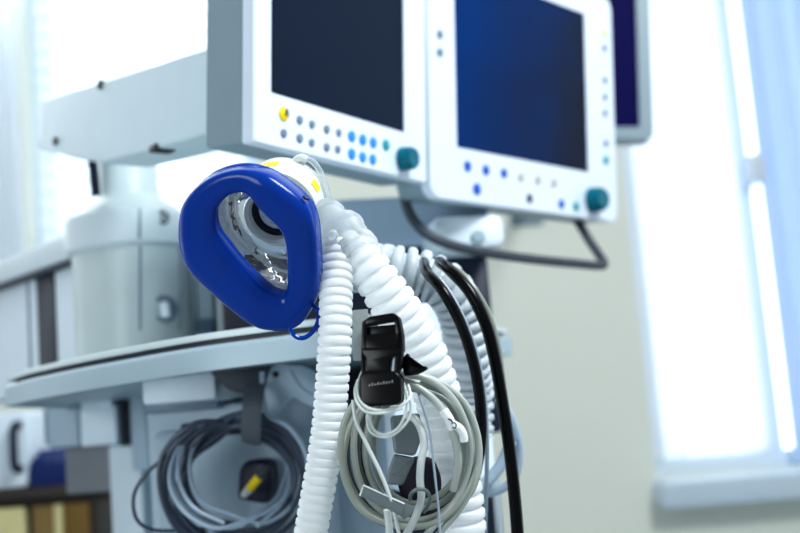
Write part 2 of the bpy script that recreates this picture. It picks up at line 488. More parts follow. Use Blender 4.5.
bm = NB(); pxbox(bm, PB, 186, 238, 217, 360, -.06, 0, .006, .004); obj('rear_pillar', bm, 'shell', machine)
bm = NB(); pxbox(bm, PB, 193, 262, 198, 330, -.02, .004, .001, .0005); pxbox(bm, PB, 193, 320, 214, 332, -.02, .004, .001, .0005); obj('pillar_recess', bm, 'slate', machine)
# round emblem on the collar
ep = surf_sq(162, 217, rb*1.115); en = (CAM-ep); en.z = 0; en = (en.normalized()*.6 + NX*.2 - AX*.3).normalized()
EF = axisframe(ep, en); EF.O = ep + en*.001
bm = NB(); lathe(bm, EF, [(.0095, -.003), (.0095, .0008), (.009, .0014)]); emb = obj('emblem', bm, 'charcoal', collar)
bm = NB()
sweep(bm, [EF.p(.0082*cos(2*pi*i/40), .0082*sin(2*pi*i/40), .0015) for i in range(40)], .0005, 6, True)
sweep(bm, smooth([EF.p(u, v, .0016) for u, v in ((.0002, .0045), (-.0045, .0042), (-.0052, -.001), (-.002, -.004), (0, -.0008), (-.003, .0004))], 6), .0006, 6)
sweep(bm, smooth([EF.p(u, v, .0016) for u, v in ((.0052, .003), (.002, .0045), (.0022, .001), (.004, .0005), (.0016, -.001), (.002, -.0045), (.0054, -.003))], 6), .0006, 6)
obj('emblem_monogram', bm, 'shell', emb)
# hook / port on column
hp = surf_sq(165, 309, rb); HF = axisframe(hp + en*.006, en)
bm = NB(); lathe(bm, HF, [(.0165, -.006), (.0165, .001), (.0145, .003), (.012, .001), (.0115, -.001)]); port = obj('column_port', bm, 'slate', machine)
bm = NB(); sweep(bm, smooth([HF.p(.0, .004, 0), HF.p(.001, .001, .010), HF.p(.002, -.006, .014), HF.p(.002, -.012, .014)], 5), .006, 12); obj('port_plug', bm, 'panel_white', port)
# beam leaving the collar to the left, over a cabinet with a dark slot
BD = 1.36
b0, b1 = P(66, 232, 1.45), P(-60, 288, 1.80)
dirb = (b1-b0); dirb.z = 0; dirb.normalize()
BF = Frame(V((b0.x, b0.y, P(60, 236, 1.45).z)), -dirb, UP, (-dirb).cross(UP))
if BF.N.dot(CAM-BF.O) < 0: BF.N = -BF.N
L_ = (b1-b0).length
bm = NB(); box(bm, BF, -L_, .03, -.030, .002, -.09, .0, .006, .004); obj('side_beam', bm, 'shell', machine)
bm = NB(); box(bm, BF, -L_, .02, -.036, -.030, -.085, -.006, .002, .001); obj('beam_underside', bm, 'charcoal', machine)
zb = SH - .02 - BF.O.z
bm = NB(); box(bm, BF, -L_, -.005, zb, -.034, -.09, -.02, .004, .003); obj('side_cabinet', bm, 'panel_white', machine)
a_ = BF.uv(37, 315, -.018)[0]; b_ = BF.uv(55, 315, -.018)[0]
bm = NB(); box(bm, BF, a_, b_, zb+.004, -.036, -.03, -.018, .002, .001); obj('cabinet_slot', bm, 'navy', machine)
a2 = BF.uv(28, 315, -.018)[0]
bm = NB(); box(bm, BF, a2-.002, a2+.002, zb+.002, -.036, -.03, -.018, .0005, .0003); obj('cabinet_seam', bm, 'slate', machine)
# --- support arm
d0, d1 = 1.40, 1.07
aA, aB = P(45, 125, d0), P(207, 90, d1)
AFu = (aB-aA); AFu.z = 0; AFu.normalize()
AF = Frame(aA, AFu, UP, AFu.cross(UP))
if AF.N.dot(CAM-aA) < 0: AF.N = -AF.N
outl = [AF.uv(x, y) for x, y in ((41, 100), (39, 150), (100, 163.5), (149, 150.5), (208, 133.5), (208.5, 48))]
bm = NB(); prism(bm, AF, outl, -.06, 0, .004, 3); arm = obj('support_arm', bm, 'arm', machine)
bm = NB()
ed = [AF.uv(x, y) for x, y in ((44, 110), (36, 131), (36, 153), (42, 148))]
for (x, y) in ((101, 85), (56, 141.5)):
    c = AF.uv(x, y); F2 = Frame(AF.p(c[0], c[1], 0), AF.U, AF.V, AF.N)
    bm = NB(); lathe(bm, F2, [(.0055, -.006), (.0055, .002), (.0045, .003)], 16); obj('bolt_cap', bm, 'dark', arm)
c = AF.uv(154, 148.5); bm = NB(); box(bm, AF, c[0]-.009, c[0]+.009, c[1]-.003, c[1]+.004, -.02, .002, .002, .001); obj('arm_clip', bm, 'dark', arm)
# end cap, bluish
bm = NB(); e0 = AF.uv(42, 101); e1 = AF.uv(40, 150)
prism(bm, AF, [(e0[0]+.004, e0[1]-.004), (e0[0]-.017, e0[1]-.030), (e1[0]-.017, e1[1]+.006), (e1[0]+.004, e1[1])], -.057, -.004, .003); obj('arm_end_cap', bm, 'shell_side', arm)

# --- lower body and upper tower
corner = P(492, 430, 1.20); corner = V((corner.x, corner.y, 0))
WB = .36
LF = face_on(corner, 10)       # face looking to the camera-left; u along NX (toward the right-near corner)
zsh = SH-.042
bm = NB(); box(bm, LF, -WB, 0, .14, zsh-.045, -.46, -.03, .012, .006); obj('lower_body', bm, 'panel', machine)
bm = NB(); box(bm, LF, -WB-.33, .03, .09, .15, -.6, 0, .03, .01); obj('base_plinth', bm, 'slate', machine)
for u, w in ((-WB-.25, -.06), (-.03, -.06), (-WB-.25, -.52), (-.03, -.52)):
    p = LF.p(u, .045, w); F2 = axisframe(p - LF.N*-.014, -LF.N)
    bm = NB(); lathe(bm, F2, [(.03, 0), (.045, .004), (.045, .024), (.03, .028)], 24)
    cst = obj('castor', bm, 'dark', machine)
    bm = NB(); sweep(bm, [p + V((0, 0, .0)), p + V((0, 0, .05))], .009, 10); obj('castor_stem', bm, 'metal', cst)
# tower under the monitors: slate head, navy spine, pale cheek
TD = 1.43
tc_ = P(491, 300, TD); TF = face_on(V((tc_.x, tc_.y, 0)), 10)
ztop = P(420, 196, TD).z; zmid = P(440, 246, TD).z
bm = NB(); box(bm, TF, -.36, .004, zmid, ztop, -.2, .01, .01, .005); obj('tower_head', bm, 'slate_light', machine)
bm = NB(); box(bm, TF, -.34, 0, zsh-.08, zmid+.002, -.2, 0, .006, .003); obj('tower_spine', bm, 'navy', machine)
CF = face_on(P(455, 400, 1.08), 12)
bm = NB(); pxbox(bm, CF, 385, 305, 498, 487, -.05, 0, .01, .005); obj('tower_cheek', bm, 'panel_white', machine)
bm = NB(); pxbox(bm, CF, 400, 488, 503, 640, -.05, .0, .008, .004); obj('side_pocket', bm, 'navy', machine)
bm = NB(); pxbox(bm, CF, 498, 470, 508, 640, -.06, .004, .004, .002); obj('pocket_edge', bm, 'panel_white', machine)
# drawer block, white box, vents seen below the shelf
DF = face_on(P(80, 425, 1.5), -8)
for (x0, y0, x1, y1, m_) in ((46, 408, 79, 446, 'panel'), (42, 409, 46, 445, 'panel_white'), (79, 408, 117, 444, 'panel_white'), (44, 386, 79, 406, 'panel'), (79, 384, 112, 407, 'panel_white')):
    bm = NB(); pxbox(bm, DF, x0, y0, x1, y1, -.12, 0, .004, .003); obj('drawer', bm, m_, machine)
bm = NB(); pxbox(bm, DF, 117, 372, 126, 446, -.1, -.01, .004, .003); obj('drawer_rail', bm, 'charcoal', machine)
bm = NB(); pxbox(bm, DF, 127, 372, 150, 470, -.3, -.02, .004, .003); obj('rail_post', bm, 'panel', machine)
bm = NB(); pxbox(bm, DF, 64, 446, 130, 490, -.2, -.05, .004, .003); obj('recess_panel', bm, 'taupe', machine)
bm = NB(); pxbox(bm, DF, 108, 446, 150, 640, -.2, -.03, .004, .003); obj('recess_panel', bm, 'shell', machine)
WFm = face_on(P(180, 385, 1.18), -6)
bm = NB(); pxbox(bm, WFm, 141, 374, 216, 399, -.12, .05, .004, .003); obj('white_housing', bm, 'panel_white', machine)
bm = NB(); pxbox(bm, WFm, 141, 399, 218, 408, -.12, -.004, .003, .002); obj('housing_trim', bm, 'slate', machine)
bm = NB(); pxbox(bm, WFm, 180, 424, 252, 433, -.12, -.012, .003, .002); obj('vent_slot', bm, 'dark', machine)
bm = NB(); pxbox(bm, WFm, 146, 410, 345, 640, -.15, -.02, .006, .004); obj('front_panel', bm, 'panel', machine)
# clamp under the shelf holding the cable strap
KF = face_on(P(242, 378, 1.1), 0)
pc = [KF.uv(x, y) for x, y in ((206, 366), (214, 378), (228, 390), (248, 394), (262, 388), (270, 366))]
bm = NB(); prism(bm, KF, pc, -.05, 0, .004, 2); obj('shelf_clamp', bm, 'charcoal', machine)
pc = [KF.uv(x, y) for x, y in ((264, 368), (263, 396), (272, 415), (292, 398), (312, 408), (322, 400), (318, 372), (300, 364), (278, 363))]
bm = NB(); prism(bm, KF, pc, -.03, -.006, .004, 2); br_ = obj('shelf_bracket', bm, 'panel', machine)
c = KF.uv(275, 374); bm = NB(); lathe(bm, Frame(KF.p(c[0], c[1], -.006), KF.U, KF.V, KF.N), [(.003, -.003), (.003, .0015)], 12); obj('bracket_bolt', bm, 'dark', br_)
# white mounting tray and dark rail under the monitors
MFm = face_on(P(470, 230, 1.36), 10)
bm = NB(); pxbox(bm, MFm, 432, 217, 506, 246, -.08, 0, .012, .006); tray = obj('monitor_mount', bm, 'panel_white', machine)
c = MFm.uv(478, 237); bm = NB(); lathe(bm, Frame(MFm.p(c[0], c[1], 0), MFm.U, MFm.V, MFm.N), [(.009, -.003), (.009, .002), (.007, .004)], 20); obj('mount_knob', bm, 'shelf', tray)
c2 = MFm.uv(478, 237)

# ================================================================== MONITORS
def screw_button(F, px, py, r, m, parent, h=.002):
    c = F.uv(px, py, h)
    bm = NB(); lathe(bm, Frame(F.p(c[0], c[1], 0), F.U, F.V, F.N), [(r, -.001), (r, h*.6), (r*.8, h)], 16)
    return obj('button', bm, m, parent)
def make_monitor(F, L, Rr, B, T, sl, sr, sb, st, depth, label, smat, shellm, rcorner=.008):
    """F.w=0 is the bezel face"""
    t = thing('patient_monitor', label, 'monitor', F.p((L+Rr)/2, B, -depth/2), 'twin monitors on the machine')
    n = 5
    out = rrect(L, Rr, B, T, rcorner, n); out_in = rrect(L+.0015, Rr-.0015, B+.0015, T-.0015, rcorner*.8, n)
    inn = rrect(sl, sr, sb, st, .002, n)
    bm = NB()
    loft(bm, [[F.p(u, v, -.014) for u, v in out], [F.p(u, v, -.0015) for u, v in out], [F.p(u, v, 0) for u, v in out_in],
              [F.p(u, v, 0) for u, v in inn], [F.p(u, v, -.002) for u, v in inn], [F.p(u, v, -.014) for u, v in inn]], close_path=True)
    bez = obj('bezel', bm, 'bezel', t)
    back = rrect(L+.002, Rr-.002, B+.002, T-.002, rcorner, n); mid = rrect(L+.001, Rr-.001, B+.001, T-.001, rcorner, n)
    bk2 = rrect(L+.03, Rr-.03, B+.03, T-.03, .01, n)
    bm = NB(); loft(bm, [[F.p(u, v, -.0141) for u, v in mid], [F.p(u, v, -depth+.006) for u, v in back], [F.p(u, v, -depth) for u, v in rrect(L+.008, Rr-.008, B+.008, T-.008, rcorner, n)],
                         [F.p(u, v, -depth-.02) for u, v in bk2]]); obj('housing', bm, shellm, t)  # housing colour darker than the bezel, shade of its side put in
    bm = NB(); prism(bm, F, rrect(sl-.001, sr+.001, sb-.001, st+.001, .001, 2), -.012, -.0015); obj('screen', bm, smat, t)
    return t
def make_knob(F, px, py, r, parent, h=.016):
    c = F.uv(px, py, h/2); F2 = Frame(F.p(c[0], c[1], 0), F.U, F.V, F.N)
    bm = NB(); loft(bm, [[F2.p(rr*(1+.04*cos(12*a))*cos(a), rr*(1+.04*cos(12*a))*sin(a), w) for a in [2*pi*i/48 for i in range(48)]] for rr, w in ((r*1.02, -.001), (r, .004), (r*.95, h*.8), (r*.8, h), (r*.3, h*.96))])
    return obj('control_knob', bm, 'teal', parent)
# left monitor
LMF = yawframe(P(254, 141, 1.0), 33, 5)
brc = LMF.uv(427, 184.5); sbl = LMF.uv(271, 92); sbr = LMF.uv(404.5, 133)
print('LM', brc, sbl, sbr)
sw = sbr[0]-sbl[0]; sbm = (sbl[1]+sbr[1])/2
LB = brc[1]/2
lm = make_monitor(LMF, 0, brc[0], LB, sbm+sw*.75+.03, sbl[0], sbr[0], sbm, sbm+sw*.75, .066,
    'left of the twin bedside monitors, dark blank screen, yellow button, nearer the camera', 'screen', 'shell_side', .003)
for (x, y, r, m_) in ((285, 113.5, .0068, 'yellow'), (301, 119.7, .0042, 'greybutton'), (313.3, 124, .0040, 'greybutton'), (328, 129, .0042, 'greybutton'), (340, 132.5, .004, 'greybutton'),
        (353, 136, .0058, 'bluebutton'), (364, 139.5, .0058, 'bluebutton'), (374.5, 142.3, .0058, 'bluebutton'), (387.2, 144.8, .006, 'teal_button'),
        (285, 133, .0042, 'greybutton'), (301, 138, .0044, 'greybutton'), (313, 142.3, .004, 'greybutton'), (328, 147, .0044, 'greybutton'), (339, 149, .004, 'greybutton'),
        (353, 153.6, .0058, 'bluebutton'), (364, 156.8, .0056, 'bluebutton'), (374, 159.2, .0056, 'bluebutton')):
    o = screw_button(LMF, x, y, r, m_, lm)
    if m_ == 'yellow': ybut = o
c = LMF.uv(285, 113.5); bm = NB(); YF = Frame(LMF.p(c[0], c[1], .0022), LMF.U, LMF.V, LMF.N)
sweep(bm, smooth([YF.p(-.002, -.003), YF.p(-.001, .002), YF.p(0, .0035), YF.p(.001, .002), YF.p(.002, -.003)], 4), .0009, 6); obj('button_symbol', bm, 'darkbutton', ybut)
make_knob(LMF, 408.5, 158.5, .0125, lm)
# right monitor
RMF = yawframe(P(430, 192, 1.27), 42, 5)
rbr = RMF.uv(618, 223); sbl = RMF.uv(457, 147); sbr = RMF.uv(588.5, 172.3); strr = RMF.uv(587, 15)
trc = RMF.uv(618, 2)
print('RM', rbr, sbl, sbr, strr, trc)
sbm = (sbl[1]+sbr[1])/2
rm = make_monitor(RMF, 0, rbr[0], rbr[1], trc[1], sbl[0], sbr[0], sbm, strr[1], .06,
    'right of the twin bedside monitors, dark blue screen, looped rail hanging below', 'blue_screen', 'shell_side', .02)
for (x, y, r, m_) in ((441, 34, .0052, 'greybutton'), (441, 52, .0052, 'greybutton'), (468.7, 166, .0064, 'navybutton'), (487, 170, .0064, 'navybutton'), (505, 173, .006, 'navybutton'),
        (522, 177, .0055, 'paletan'), (539, 179.7, .0055, 'paletan'), (555, 182.8, .0055, 'paletan'), (478, 189, .0072, 'navybutton'), (530.7, 198.4, .006, 'darkbutton'),
        (562.5, 203.8, .0064, 'navybutton'), (577, 206.5, .0064, 'teal_button'), (606, 32, .0066, 'paleyellow'), (605.5, 48, .005, 'greybutton'), (606, 80, .005, 'greybutton'), (606, 97, .005, 'greybutton'), (606, 113, .005, 'greybutton'),
        (607, 143, .005, 'greybutton'), (607, 160, .0064, 'teal_button')):
    screw_button(RMF, x, y, r, m_, rm)
make_knob(RMF, 598, 199.5, .0165, rm, .02)
bm = NB()
pts = smooth([P(403, 188, 1.33), P(406, 204, 1.32), P(415, 222, 1.31), P(432, 237, 1.30), P(458, 247, 1.31), P(495, 254, 1.34), P(535, 259.5, 1.40), P(575, 263.5, 1.46), P(600, 265.5, 1.5), P(604, 263, 1.51), P(600, 256, 1.52), P(588, 238, 1.53), P(576, 218, 1.54)], 7)
sweep(bm, pts, .0062, 12); obj('rail', bm, 'charcoal', rm)
# third screen far behind, on the wall side
XF = face_on(P(600, 70, 1.95), 0, -4.6)
t = thing('wall_screen', 'dark purple screen in grey frame behind the right monitor', 'screen', P(590, 138, 1.99))
a = XF.uv(560, 139); b = XF.uv(648, -60); s0 = XF.uv(568, 127); s1 = XF.uv(635, -40)
n = 3; bm = NB()
o_ = rrect(a[0], b[0], a[1], b[1], .01, n); i_ = rrect(s0[0], s1[0], s0[1], s1[1], .003, n)
loft(bm, [[XF.p(u, v, -.05) for u, v in o_], [XF.p(u, v, 0) for u, v in o_], [XF.p(u, v, 0) for u, v in i_], [XF.p(u, v, -.05) for u, v in i_]], close_path=True)
obj('screen_frame', bm, 'shell_side', t)
bm = NB(); prism(bm, XF, i_, -.045, -.004); obj('screen_panel', bm, 'purple_screen', t)
bm = NB(); zc = (a[0]+b[0])/2
aw = XF.p(zc, a[1]+.14, -.05)
sweep(bm, [aw, V((aw.x, aw.y+.25, aw.z)), V((aw.x, WF.O.y-.005, aw.z))], .016, 12)
bracket = obj('wall_arm', bm, 'shell_side', t)
bm = NB(); c = (aw.x-WF.O.x, aw.z-WF.O.z); box(bm, WF, c[0]-.05, c[0]+.05, c[1]-.06, c[1]+.06, 0, .012, .01, .004); obj('wall_plate', bm, 'shell_side', bracket)

# ================================================================== BREATHING MASK
MO = P(250, 248, .80); MC = P(284, 201, .868)
w = (MO-MC).normalized()
MF = axisframe(MO, w)
outer = [(178, 230), (180.5, 207), (190, 189.5), (206, 175), (226, 167), (246.5, 165), (267, 168.5), (283, 178), (300.5, 193), (312, 208), (317.5, 226), (319.5, 252), (320.5, 275), (318.5, 297), (312, 313), (303, 324.6), (291, 331), (276, 331), (258, 327), (233, 310), (208, 287), (190, 268.5), (181, 250)]
outer = [(x, y + (3.2*min(1, (205-y)/25) if y < 205 else 0) - (1.5 if y > 300 else 0)) for x, y in outer]
inner = [(218, 214), (221, 204), (230, 195), (244, 192), (252.5, 197), (260.5, 207), (271, 218), (280.5, 228), (285.5, 241), (287.5, 262), (288, 284), (284.5, 291), (277, 290), (266, 284), (249, 266.5), (235, 250), (221, 231)]
def contour(pts, N, c):
    q_ = [V((*MF.uv(x, y), 0)) for x, y in pts]; q_ = smooth(q_, 6, True); res = []
    for k in range(N):
        a = 2*pi*k/N; d = V((cos(a), sin(a), 0)); best = 0
        for i in range(len(q_)):
            p, s_ = q_[i]-c, q_[(i+1) % len(q_)]-q_[i]
            den = d.x*(-s_.y) + d.y*s_.x
            if abs(den) < 1e-12: continue
            tt = (p.x*(-s_.y) + p.y*s_.x)/den; uu = (d.x*p.y - d.y*p.x)/den
            if 0 <= uu <= 1 and tt > 0: best = max(best, tt)
        res.append(c + d*best)
    return res
NM = 96; cc = V((*MF.uv(257, 243), 0))
oc = contour(outer, NM, cc); ic = contour(inner, NM, cc)
mask = thing('breathing_mask', 'clear breathing mask with a thick blue cushion rim, held up front', 'mask', MC - V((0, 0, .1)))
bm = NB(); L = []
for k in range(NM):
    o_, i_ = oc[k], ic[k]; m_ = o_*.49+i_*.51; e = (o_-i_); rr = e.length/2*.95; e.normalize(); ring = []
    for j in range(24):
        a = 2*pi*j/24
        ca, sa = cos(a), sin(a); sk = (abs(ca)**2.5+abs(sa)**2.5)**(-1/2.5); ca *= sk; sa *= sk
        p2 = m_ + e*(rr*ca)
        ring.append(MF.p(p2.x, p2.y, rr*.66*sa - (.006*max(0, ca) if sa < 0 else 0)))
    L.append(ring)
loft(bm, L, close_path=True); cush = obj('cushion', bm, 'mask_blue', mask, angle=80)
# moulded seam on the cushion's back edge
bm = NB(); sweep(bm, [MF.p(*(oc[k]*.86 + ic[k]*.14).xy, -.010) for k in range(NM)], .0022, 8, True); obj('cushion_lip', bm, 'mask_blue', cush)
# tab loop under the chin
bm = NB(); cable(bm, [(290, 329, .805), (294, 335, .80), (300, 338, .80), (307, 336.5, .80), (314, 330, .80), (318.5, 320, .80), (318.5, 311, .805), (314, 306, .81)], 2.3, 8, 10); obj('pull_tab', bm, 'mask_blue', cush)
u_, v_ = MF.uv(306, 197.5); bm = NB(); sweep(bm, [MF.p(u_-.0015, v_+.001, .0), MF.p(u_, v_, .0015), MF.p(u_+.0015, v_-.0015, .0)], .001, 8); obj('seam_nib', bm, 'dark', cush)
# clear dome
c0 = MF.uv(0, 0)
cdir = MC-MO; depth = cdir.length
BOREC = MF.p(0, 0, -depth*.66); RB = .0185
bm = NB(); L = []
for s in range(15):
    f = s/14; ring = []
    for k in range(NM):
        b_ = (oc[k]*.45 + ic[k]*.55); a = 2*pi*k/NM
        t_ = V((RB*1.25*cos(a), RB*1.25*sin(a), 0))
        g = f**1.7
        p = b_*(1-g) + t_*g
        ring.append(MF.p(p.x, p.y, -.004 - (depth*.62-.004)*(1-(1-f)**1.6)))
    L.append(ring)
loft(bm, L, cap0=False, cap1=False); obj('clear_dome', bm, 'clear', mask, angle=80)
# ribs moulded in the dome (rings that catch the light)
for f in (.3, .55, .78):
    g = f**1.7; pts = []
    for k in range(0, NM):
        b_ = (oc[k]*.45 + ic[k]*.55); a = 2*pi*k/NM; p = b_*(1-g) + V((RB*1.25*cos(a), RB*1.25*sin(a), 0))*g
        pts.append(MF.p(p.x, p.y, -.004 - (depth*.62-.004)*(1-(1-f)**1.6)))
    bm = NB(); sweep(bm, pts, .0013, 6, True); obj('dome_rib', bm, 'clear_y', mask)
# bore: white ring, dark seal, pale inner disc
BF2 = Frame(BOREC, MF.U, MF.V, MF.N)
bm = NB(); loft(bm, ringframe(BF2, 0, [(RB*1.3, -.02), (RB*1.3, .0), (RB*1.2, .003), (RB*1.02, .003), (RB*.98, -.002), (RB*.98, -.02)], 48), close_path=True); bore = obj('bore_ring', bm, 'collar', mask)
bm = NB(); loft(bm, ringframe(BF2, 0, [(RB*.99, -.012), (RB*.99, -.003), (RB*.74, -.003), (RB*.74, -.012)], 48), close_path=True); obj('bore_seal', bm, 'dark', mask)
bm = NB(); lathe(bm, BF2, [(RB*.75, -.014), (RB*.75, -.006), (RB*.66, -.004), (RB*.5, -.004), (RB*.46, -.007)], 40); obj('bore_disc', bm, 'shell', mask)
# collar ring behind the cushion with yellow marks
KF2 = Frame(MC, MF.U, MF.V, MF.N); RC = .0335
bm = NB(); loft(bm, ringframe(KF2, 0, [(RC*.55, -.012), (RC*.92, -.012), (RC, -.008), (RC, .012), (RC*.96, .017), (RC*.7, .019), (RC*.66, .012)], 56), cap1=False); coll = obj('collar_ring', bm, 'collar', mask)
def yellow_mark(px, py, half):
    # sits on the collar's rim nearest to the sighted direction
    u, v = KF2.uv(px, py, .004); a0 = math.atan2(v, u); L = []
    for i in range(9):
        a = a0 + half*(i/4-1)
        L.append([KF2.p(r*cos(a), r*sin(a), w_) for r, w_ in ((RC*.985, .001), (RC*1.015, .001), (RC*1.015, .0095), (RC*.985, .0095))])
    bm = NB(); loft(bm, L); obj('yellow_mark', bm, 'yellow', coll)
yellow_mark(268, 157, .2); yellow_mark(318, 184, .13)
# white plug + clear inflation tube
bm = NB(); cable(bm, [(292, 166, .862), (297, 160, .858), (302, 158, .856), (307, 160, .856)], 4.2, 6, 12); plug = obj('inflation_plug', bm, 'collar', mask)
bm = NB(); cable(bm, [(305, 158.5, .856), (312, 161, .856), (320, 171, .857), (325, 184, .858), (329, 198, .86), (331, 210, .862)], 3.0, 8, 12); obj('inflation_tube', bm, 'tube_clear', mask)

# ================================================================== Y-PIECE AND HOSES
ypc = thing('hose_connector', 'clear plastic Y connector joining the mask to the two white hoses', 'connector', P(338, 255, .84))
e0, e1 = P(300, 208, .875), P(328, 226, .853)
bm = NB(); pts = smooth([MC - w*.012, MC - w*.026 + (e1-MC)*.12, P(316, 217, .872), P(334, 230, .85), P(346, 240, .835)], 8)
sweep(bm, pts, [.0165]*len(pts), 28, caps=False); obj('elbow_tube', bm, 'clear_y', ypc)
def flange(a, b, rs, m_='clear_y', name='flange'):
    F = axisframe(a, b-a); L_ = (b-a).length
    bm = NB(); lathe(bm, F, [(r, f*L_) for r, f in rs], 32, caps=False); return obj(name, bm, m_, ypc)
flange(P(318, 217, .862), P(353, 241, .835), [(.0150, 0), (.0185, .12), (.0185, .26), (.0165, .3), (.0165, .62), (.0192, .66), (.0192, .78), (.0168, .82), (.0150, 1)], name='swivel_sleeve')
flange(P(333, 232, .84), P(336, 262, .83), [(.0150, 0), (.0150, .5), (.0172, .55), (.0172, .78), (.0158, .82), (.0150, 1)], name='branch_socket')
flange(P(343, 234, .835), P(362, 258, .82), [(.0155, 0), (.0155, .5), (.0178, .55), (.0178, .78), (.0160, .82), (.0150, 1)], name='branch_socket')
YF0 = axisframe(P(343, 236, .835), P(347, 266, .825)-P(343, 236, .835)); YL = (P(347, 266, .825)-P(343, 236, .835)).length
side = (CR - YF0.N*CR.dot(YF0.N)).normalized(); deep = YF0.N.cross(side); bm = NB(); L = []
for f, hw, hd in ((0, 15, 14), (.15, 18, 15.5), (.3, 20, 16), (.6, 24, 17), (.85, 27, 17), (.95, 26, 16.5), (1, 23, 14)):
    k_ = .83/FPX; L.append([YF0.O + YF0.N*(YL*f) + side*(hw*k_*cos(2*pi*i/36)) + deep*(hd*k_*sin(2*pi*i/36)) for i in range(36)])
loft(bm, L); obj('wye_body', bm, 'hose', ypc, angle=60)
bm = NB(); lathe(bm, axisframe(P(333, 235, .812), CAM-P(333, 235, .812)), [(.004, -.004), (.004, .003), (.0025, .0055), (.001, .006)], 16); obj('sample_port', bm, 'clear_y', ypc)
bm = NB(); cable(bm, [(343, 262, .82), (346, 274, .818), (349.5, 288, .82), (350, 300, .822)], 2.4, 6, 10); obj('hose_gap_strip', bm, 'teal', ypc)  # teal strip added where only background shows between the hoses
HG = 'white corrugated breathing hoses'
bm = NB(); pts = smooth([P(337, 243, .825), P(336, 290, .81), P(335, 335, .80), P(332, 385, .80), P(328, 430, .80), P(321, 475, .80), P(313, 520, .80), P(306, 570, .80), P(300, 640, .81)], 14)
corrugated(bm, pts, 17.2*.8/FPX, 15.4*.8/FPX, 9.2*.8/FPX, 30)
single('breathing_hose', bm, 'hose', 'white corrugated hose hanging straight down left of the black buckle', 'hose', HG, angle=60)
bm = NB(); pts = smooth([P(352, 246, .83), P(366, 264, .825), P(384, 290, .825), P(404, 321, .83), P(422, 352, .835), P(436, 390, .84), P(447, 432, .845), P(457, 478, .85), P(462, 520, .85), P(464, 570, .85), P(464, 640, .85)], 14)
corrugated(bm, pts, 24.5*.83/FPX, 21*.83/FPX, 13*.83/FPX, 32, taper=lambda f: .78+.22*min(1, f/.18))
single('breathing_hose', bm, 'hose', 'white corrugated hose slanting down right behind the black buckle and grey coil', 'hose', HG, angle=60)
bm = NB(); pts = smooth([P(352, 268, .98), P(372, 268, .97), P(395, 270, .96), P(424, 275, .96), P(447, 288, .96), P(462, 314, .97), P(468, 350, .98), P(470, 390, 1.0), P(470, 440, 1.0)], 14)
corrugated(bm, pts, 25*.96/FPX, 18*.96/FPX, 12*.96/FPX, 30)
single('breathing_hose', bm, 'hose_grey', 'thick pale corrugated hose bending over behind the black cables', 'hose', HG, angle=60)

# ================================================================== BLACK CABLES
BG = 'black cables right of the hoses'
bm = NB(); cable(bm, [(424, 262, .93), (427, 272, .89), (442, 290, .87), (458, 318, .865), (470, 350, .86), (478, 385, .86), (481, 420, .86), (479, 455, .87), (470, 500, .88), (462, 560, .9)], 5.6, 10, 14)
single('black_cable', bm, 'blackcable', 'inner black cable curving down against the grey coil', 'cable', BG)
bm = NB(); cable(bm, [(440, 262, .93), (450, 270, .9), (470, 292, .885), (486, 325, .88), (495, 360, .88), (502, 400, .88), (509, 445, .88), (514, 490, .88), (518, 540, .88), (522, 620, .9)], 6.2, 10, 14)
single('black_cable', bm, 'blackcable', 'outer thick black cable running down to the bottom edge beside the cream wall', 'cable', BG)
bm = NB(); cable(bm, [(446, 268, .925), (458, 270, .91), (474, 288, .9), (488, 312, .9), (497, 340, .9), (502, 372, .905), (508, 420, .91), (514, 480, .915), (520, 560, .92)], 2.8, 10, 10)
single('thin_cable', bm, 'greycable', 'thin grey cable alongside the outermost black cable', 'cable')
bm = NB(); cable(bm, [(428, 270, .89), (436, 276, .88), (452, 296, .875), (466, 324, .87), (476, 352, .87), (484, 392, .872), (487, 440, .88), (486, 500, .89), (484, 570, .9)], 2.2, 10, 10)
single('thin_cable', bm, 'midcable', 'thin bluish grey cable between the two black cables', 'cable')
bm = NB(); cable(bm, [(498, 398, 1.0), (512, 420, 1.0), (519, 448, 1.0), (514, 478, 1.0), (494, 492, 1.0), (474, 492, 1.0)], 4.5, 8, 10)
cable(bm, [(512, 440, .99), (500, 466, .985), (484, 484, .98), (474, 490, .98)], 6, 8, 10)
single('looped_tube', bm, 'midcable', 'pale grey tube looping behind the black cables at lower right', 'tube')

# ================================================================== BUCKLE
KD = .735; kk = KD/FPX
BK = face_on(P(383, 360, KD), -10, -2)
def bk(*pts): return [BK.uv(x, y) for x, y in pts]
buck = thing('side_release_buckle', 'black plastic side-release buckle clipped above the grey coil', 'buckle', P(383, 405, KD))
def rpoly(pts, r=.0016, n=4):
    """2-D polygon with rounded corners"""
    out = []; N_ = len(pts)
    for i in range(N_):
        p0, p1, p2 = V(pts[i-1]), V(pts[i]), V(pts[(i+1) % N_])
        a = (p0-p1); b = (p2-p1); la = min(r, a.length*.45); lb = min(r, b.length*.45)
        A = p1 + a.normalized()*la; B = p1 + b.normalized()*lb
        for k in range(n+1):
            t_ = k/n; q2 = A*(1-t_)**2 + p1*2*t_*(1-t_) + B*t_*t_; out.append((q2.x, q2.y))
    return out
# male half: slotted head
oh = bk((361.5, 351), (363, 322), (370, 317), (394, 313), (400, 318), (403.5, 336), (404, 352))
oh = rpoly(oh, .003)
slot = bk((367, 335), (367.5, 325), (379, 323.5), (396.5, 320.5), (397, 332))
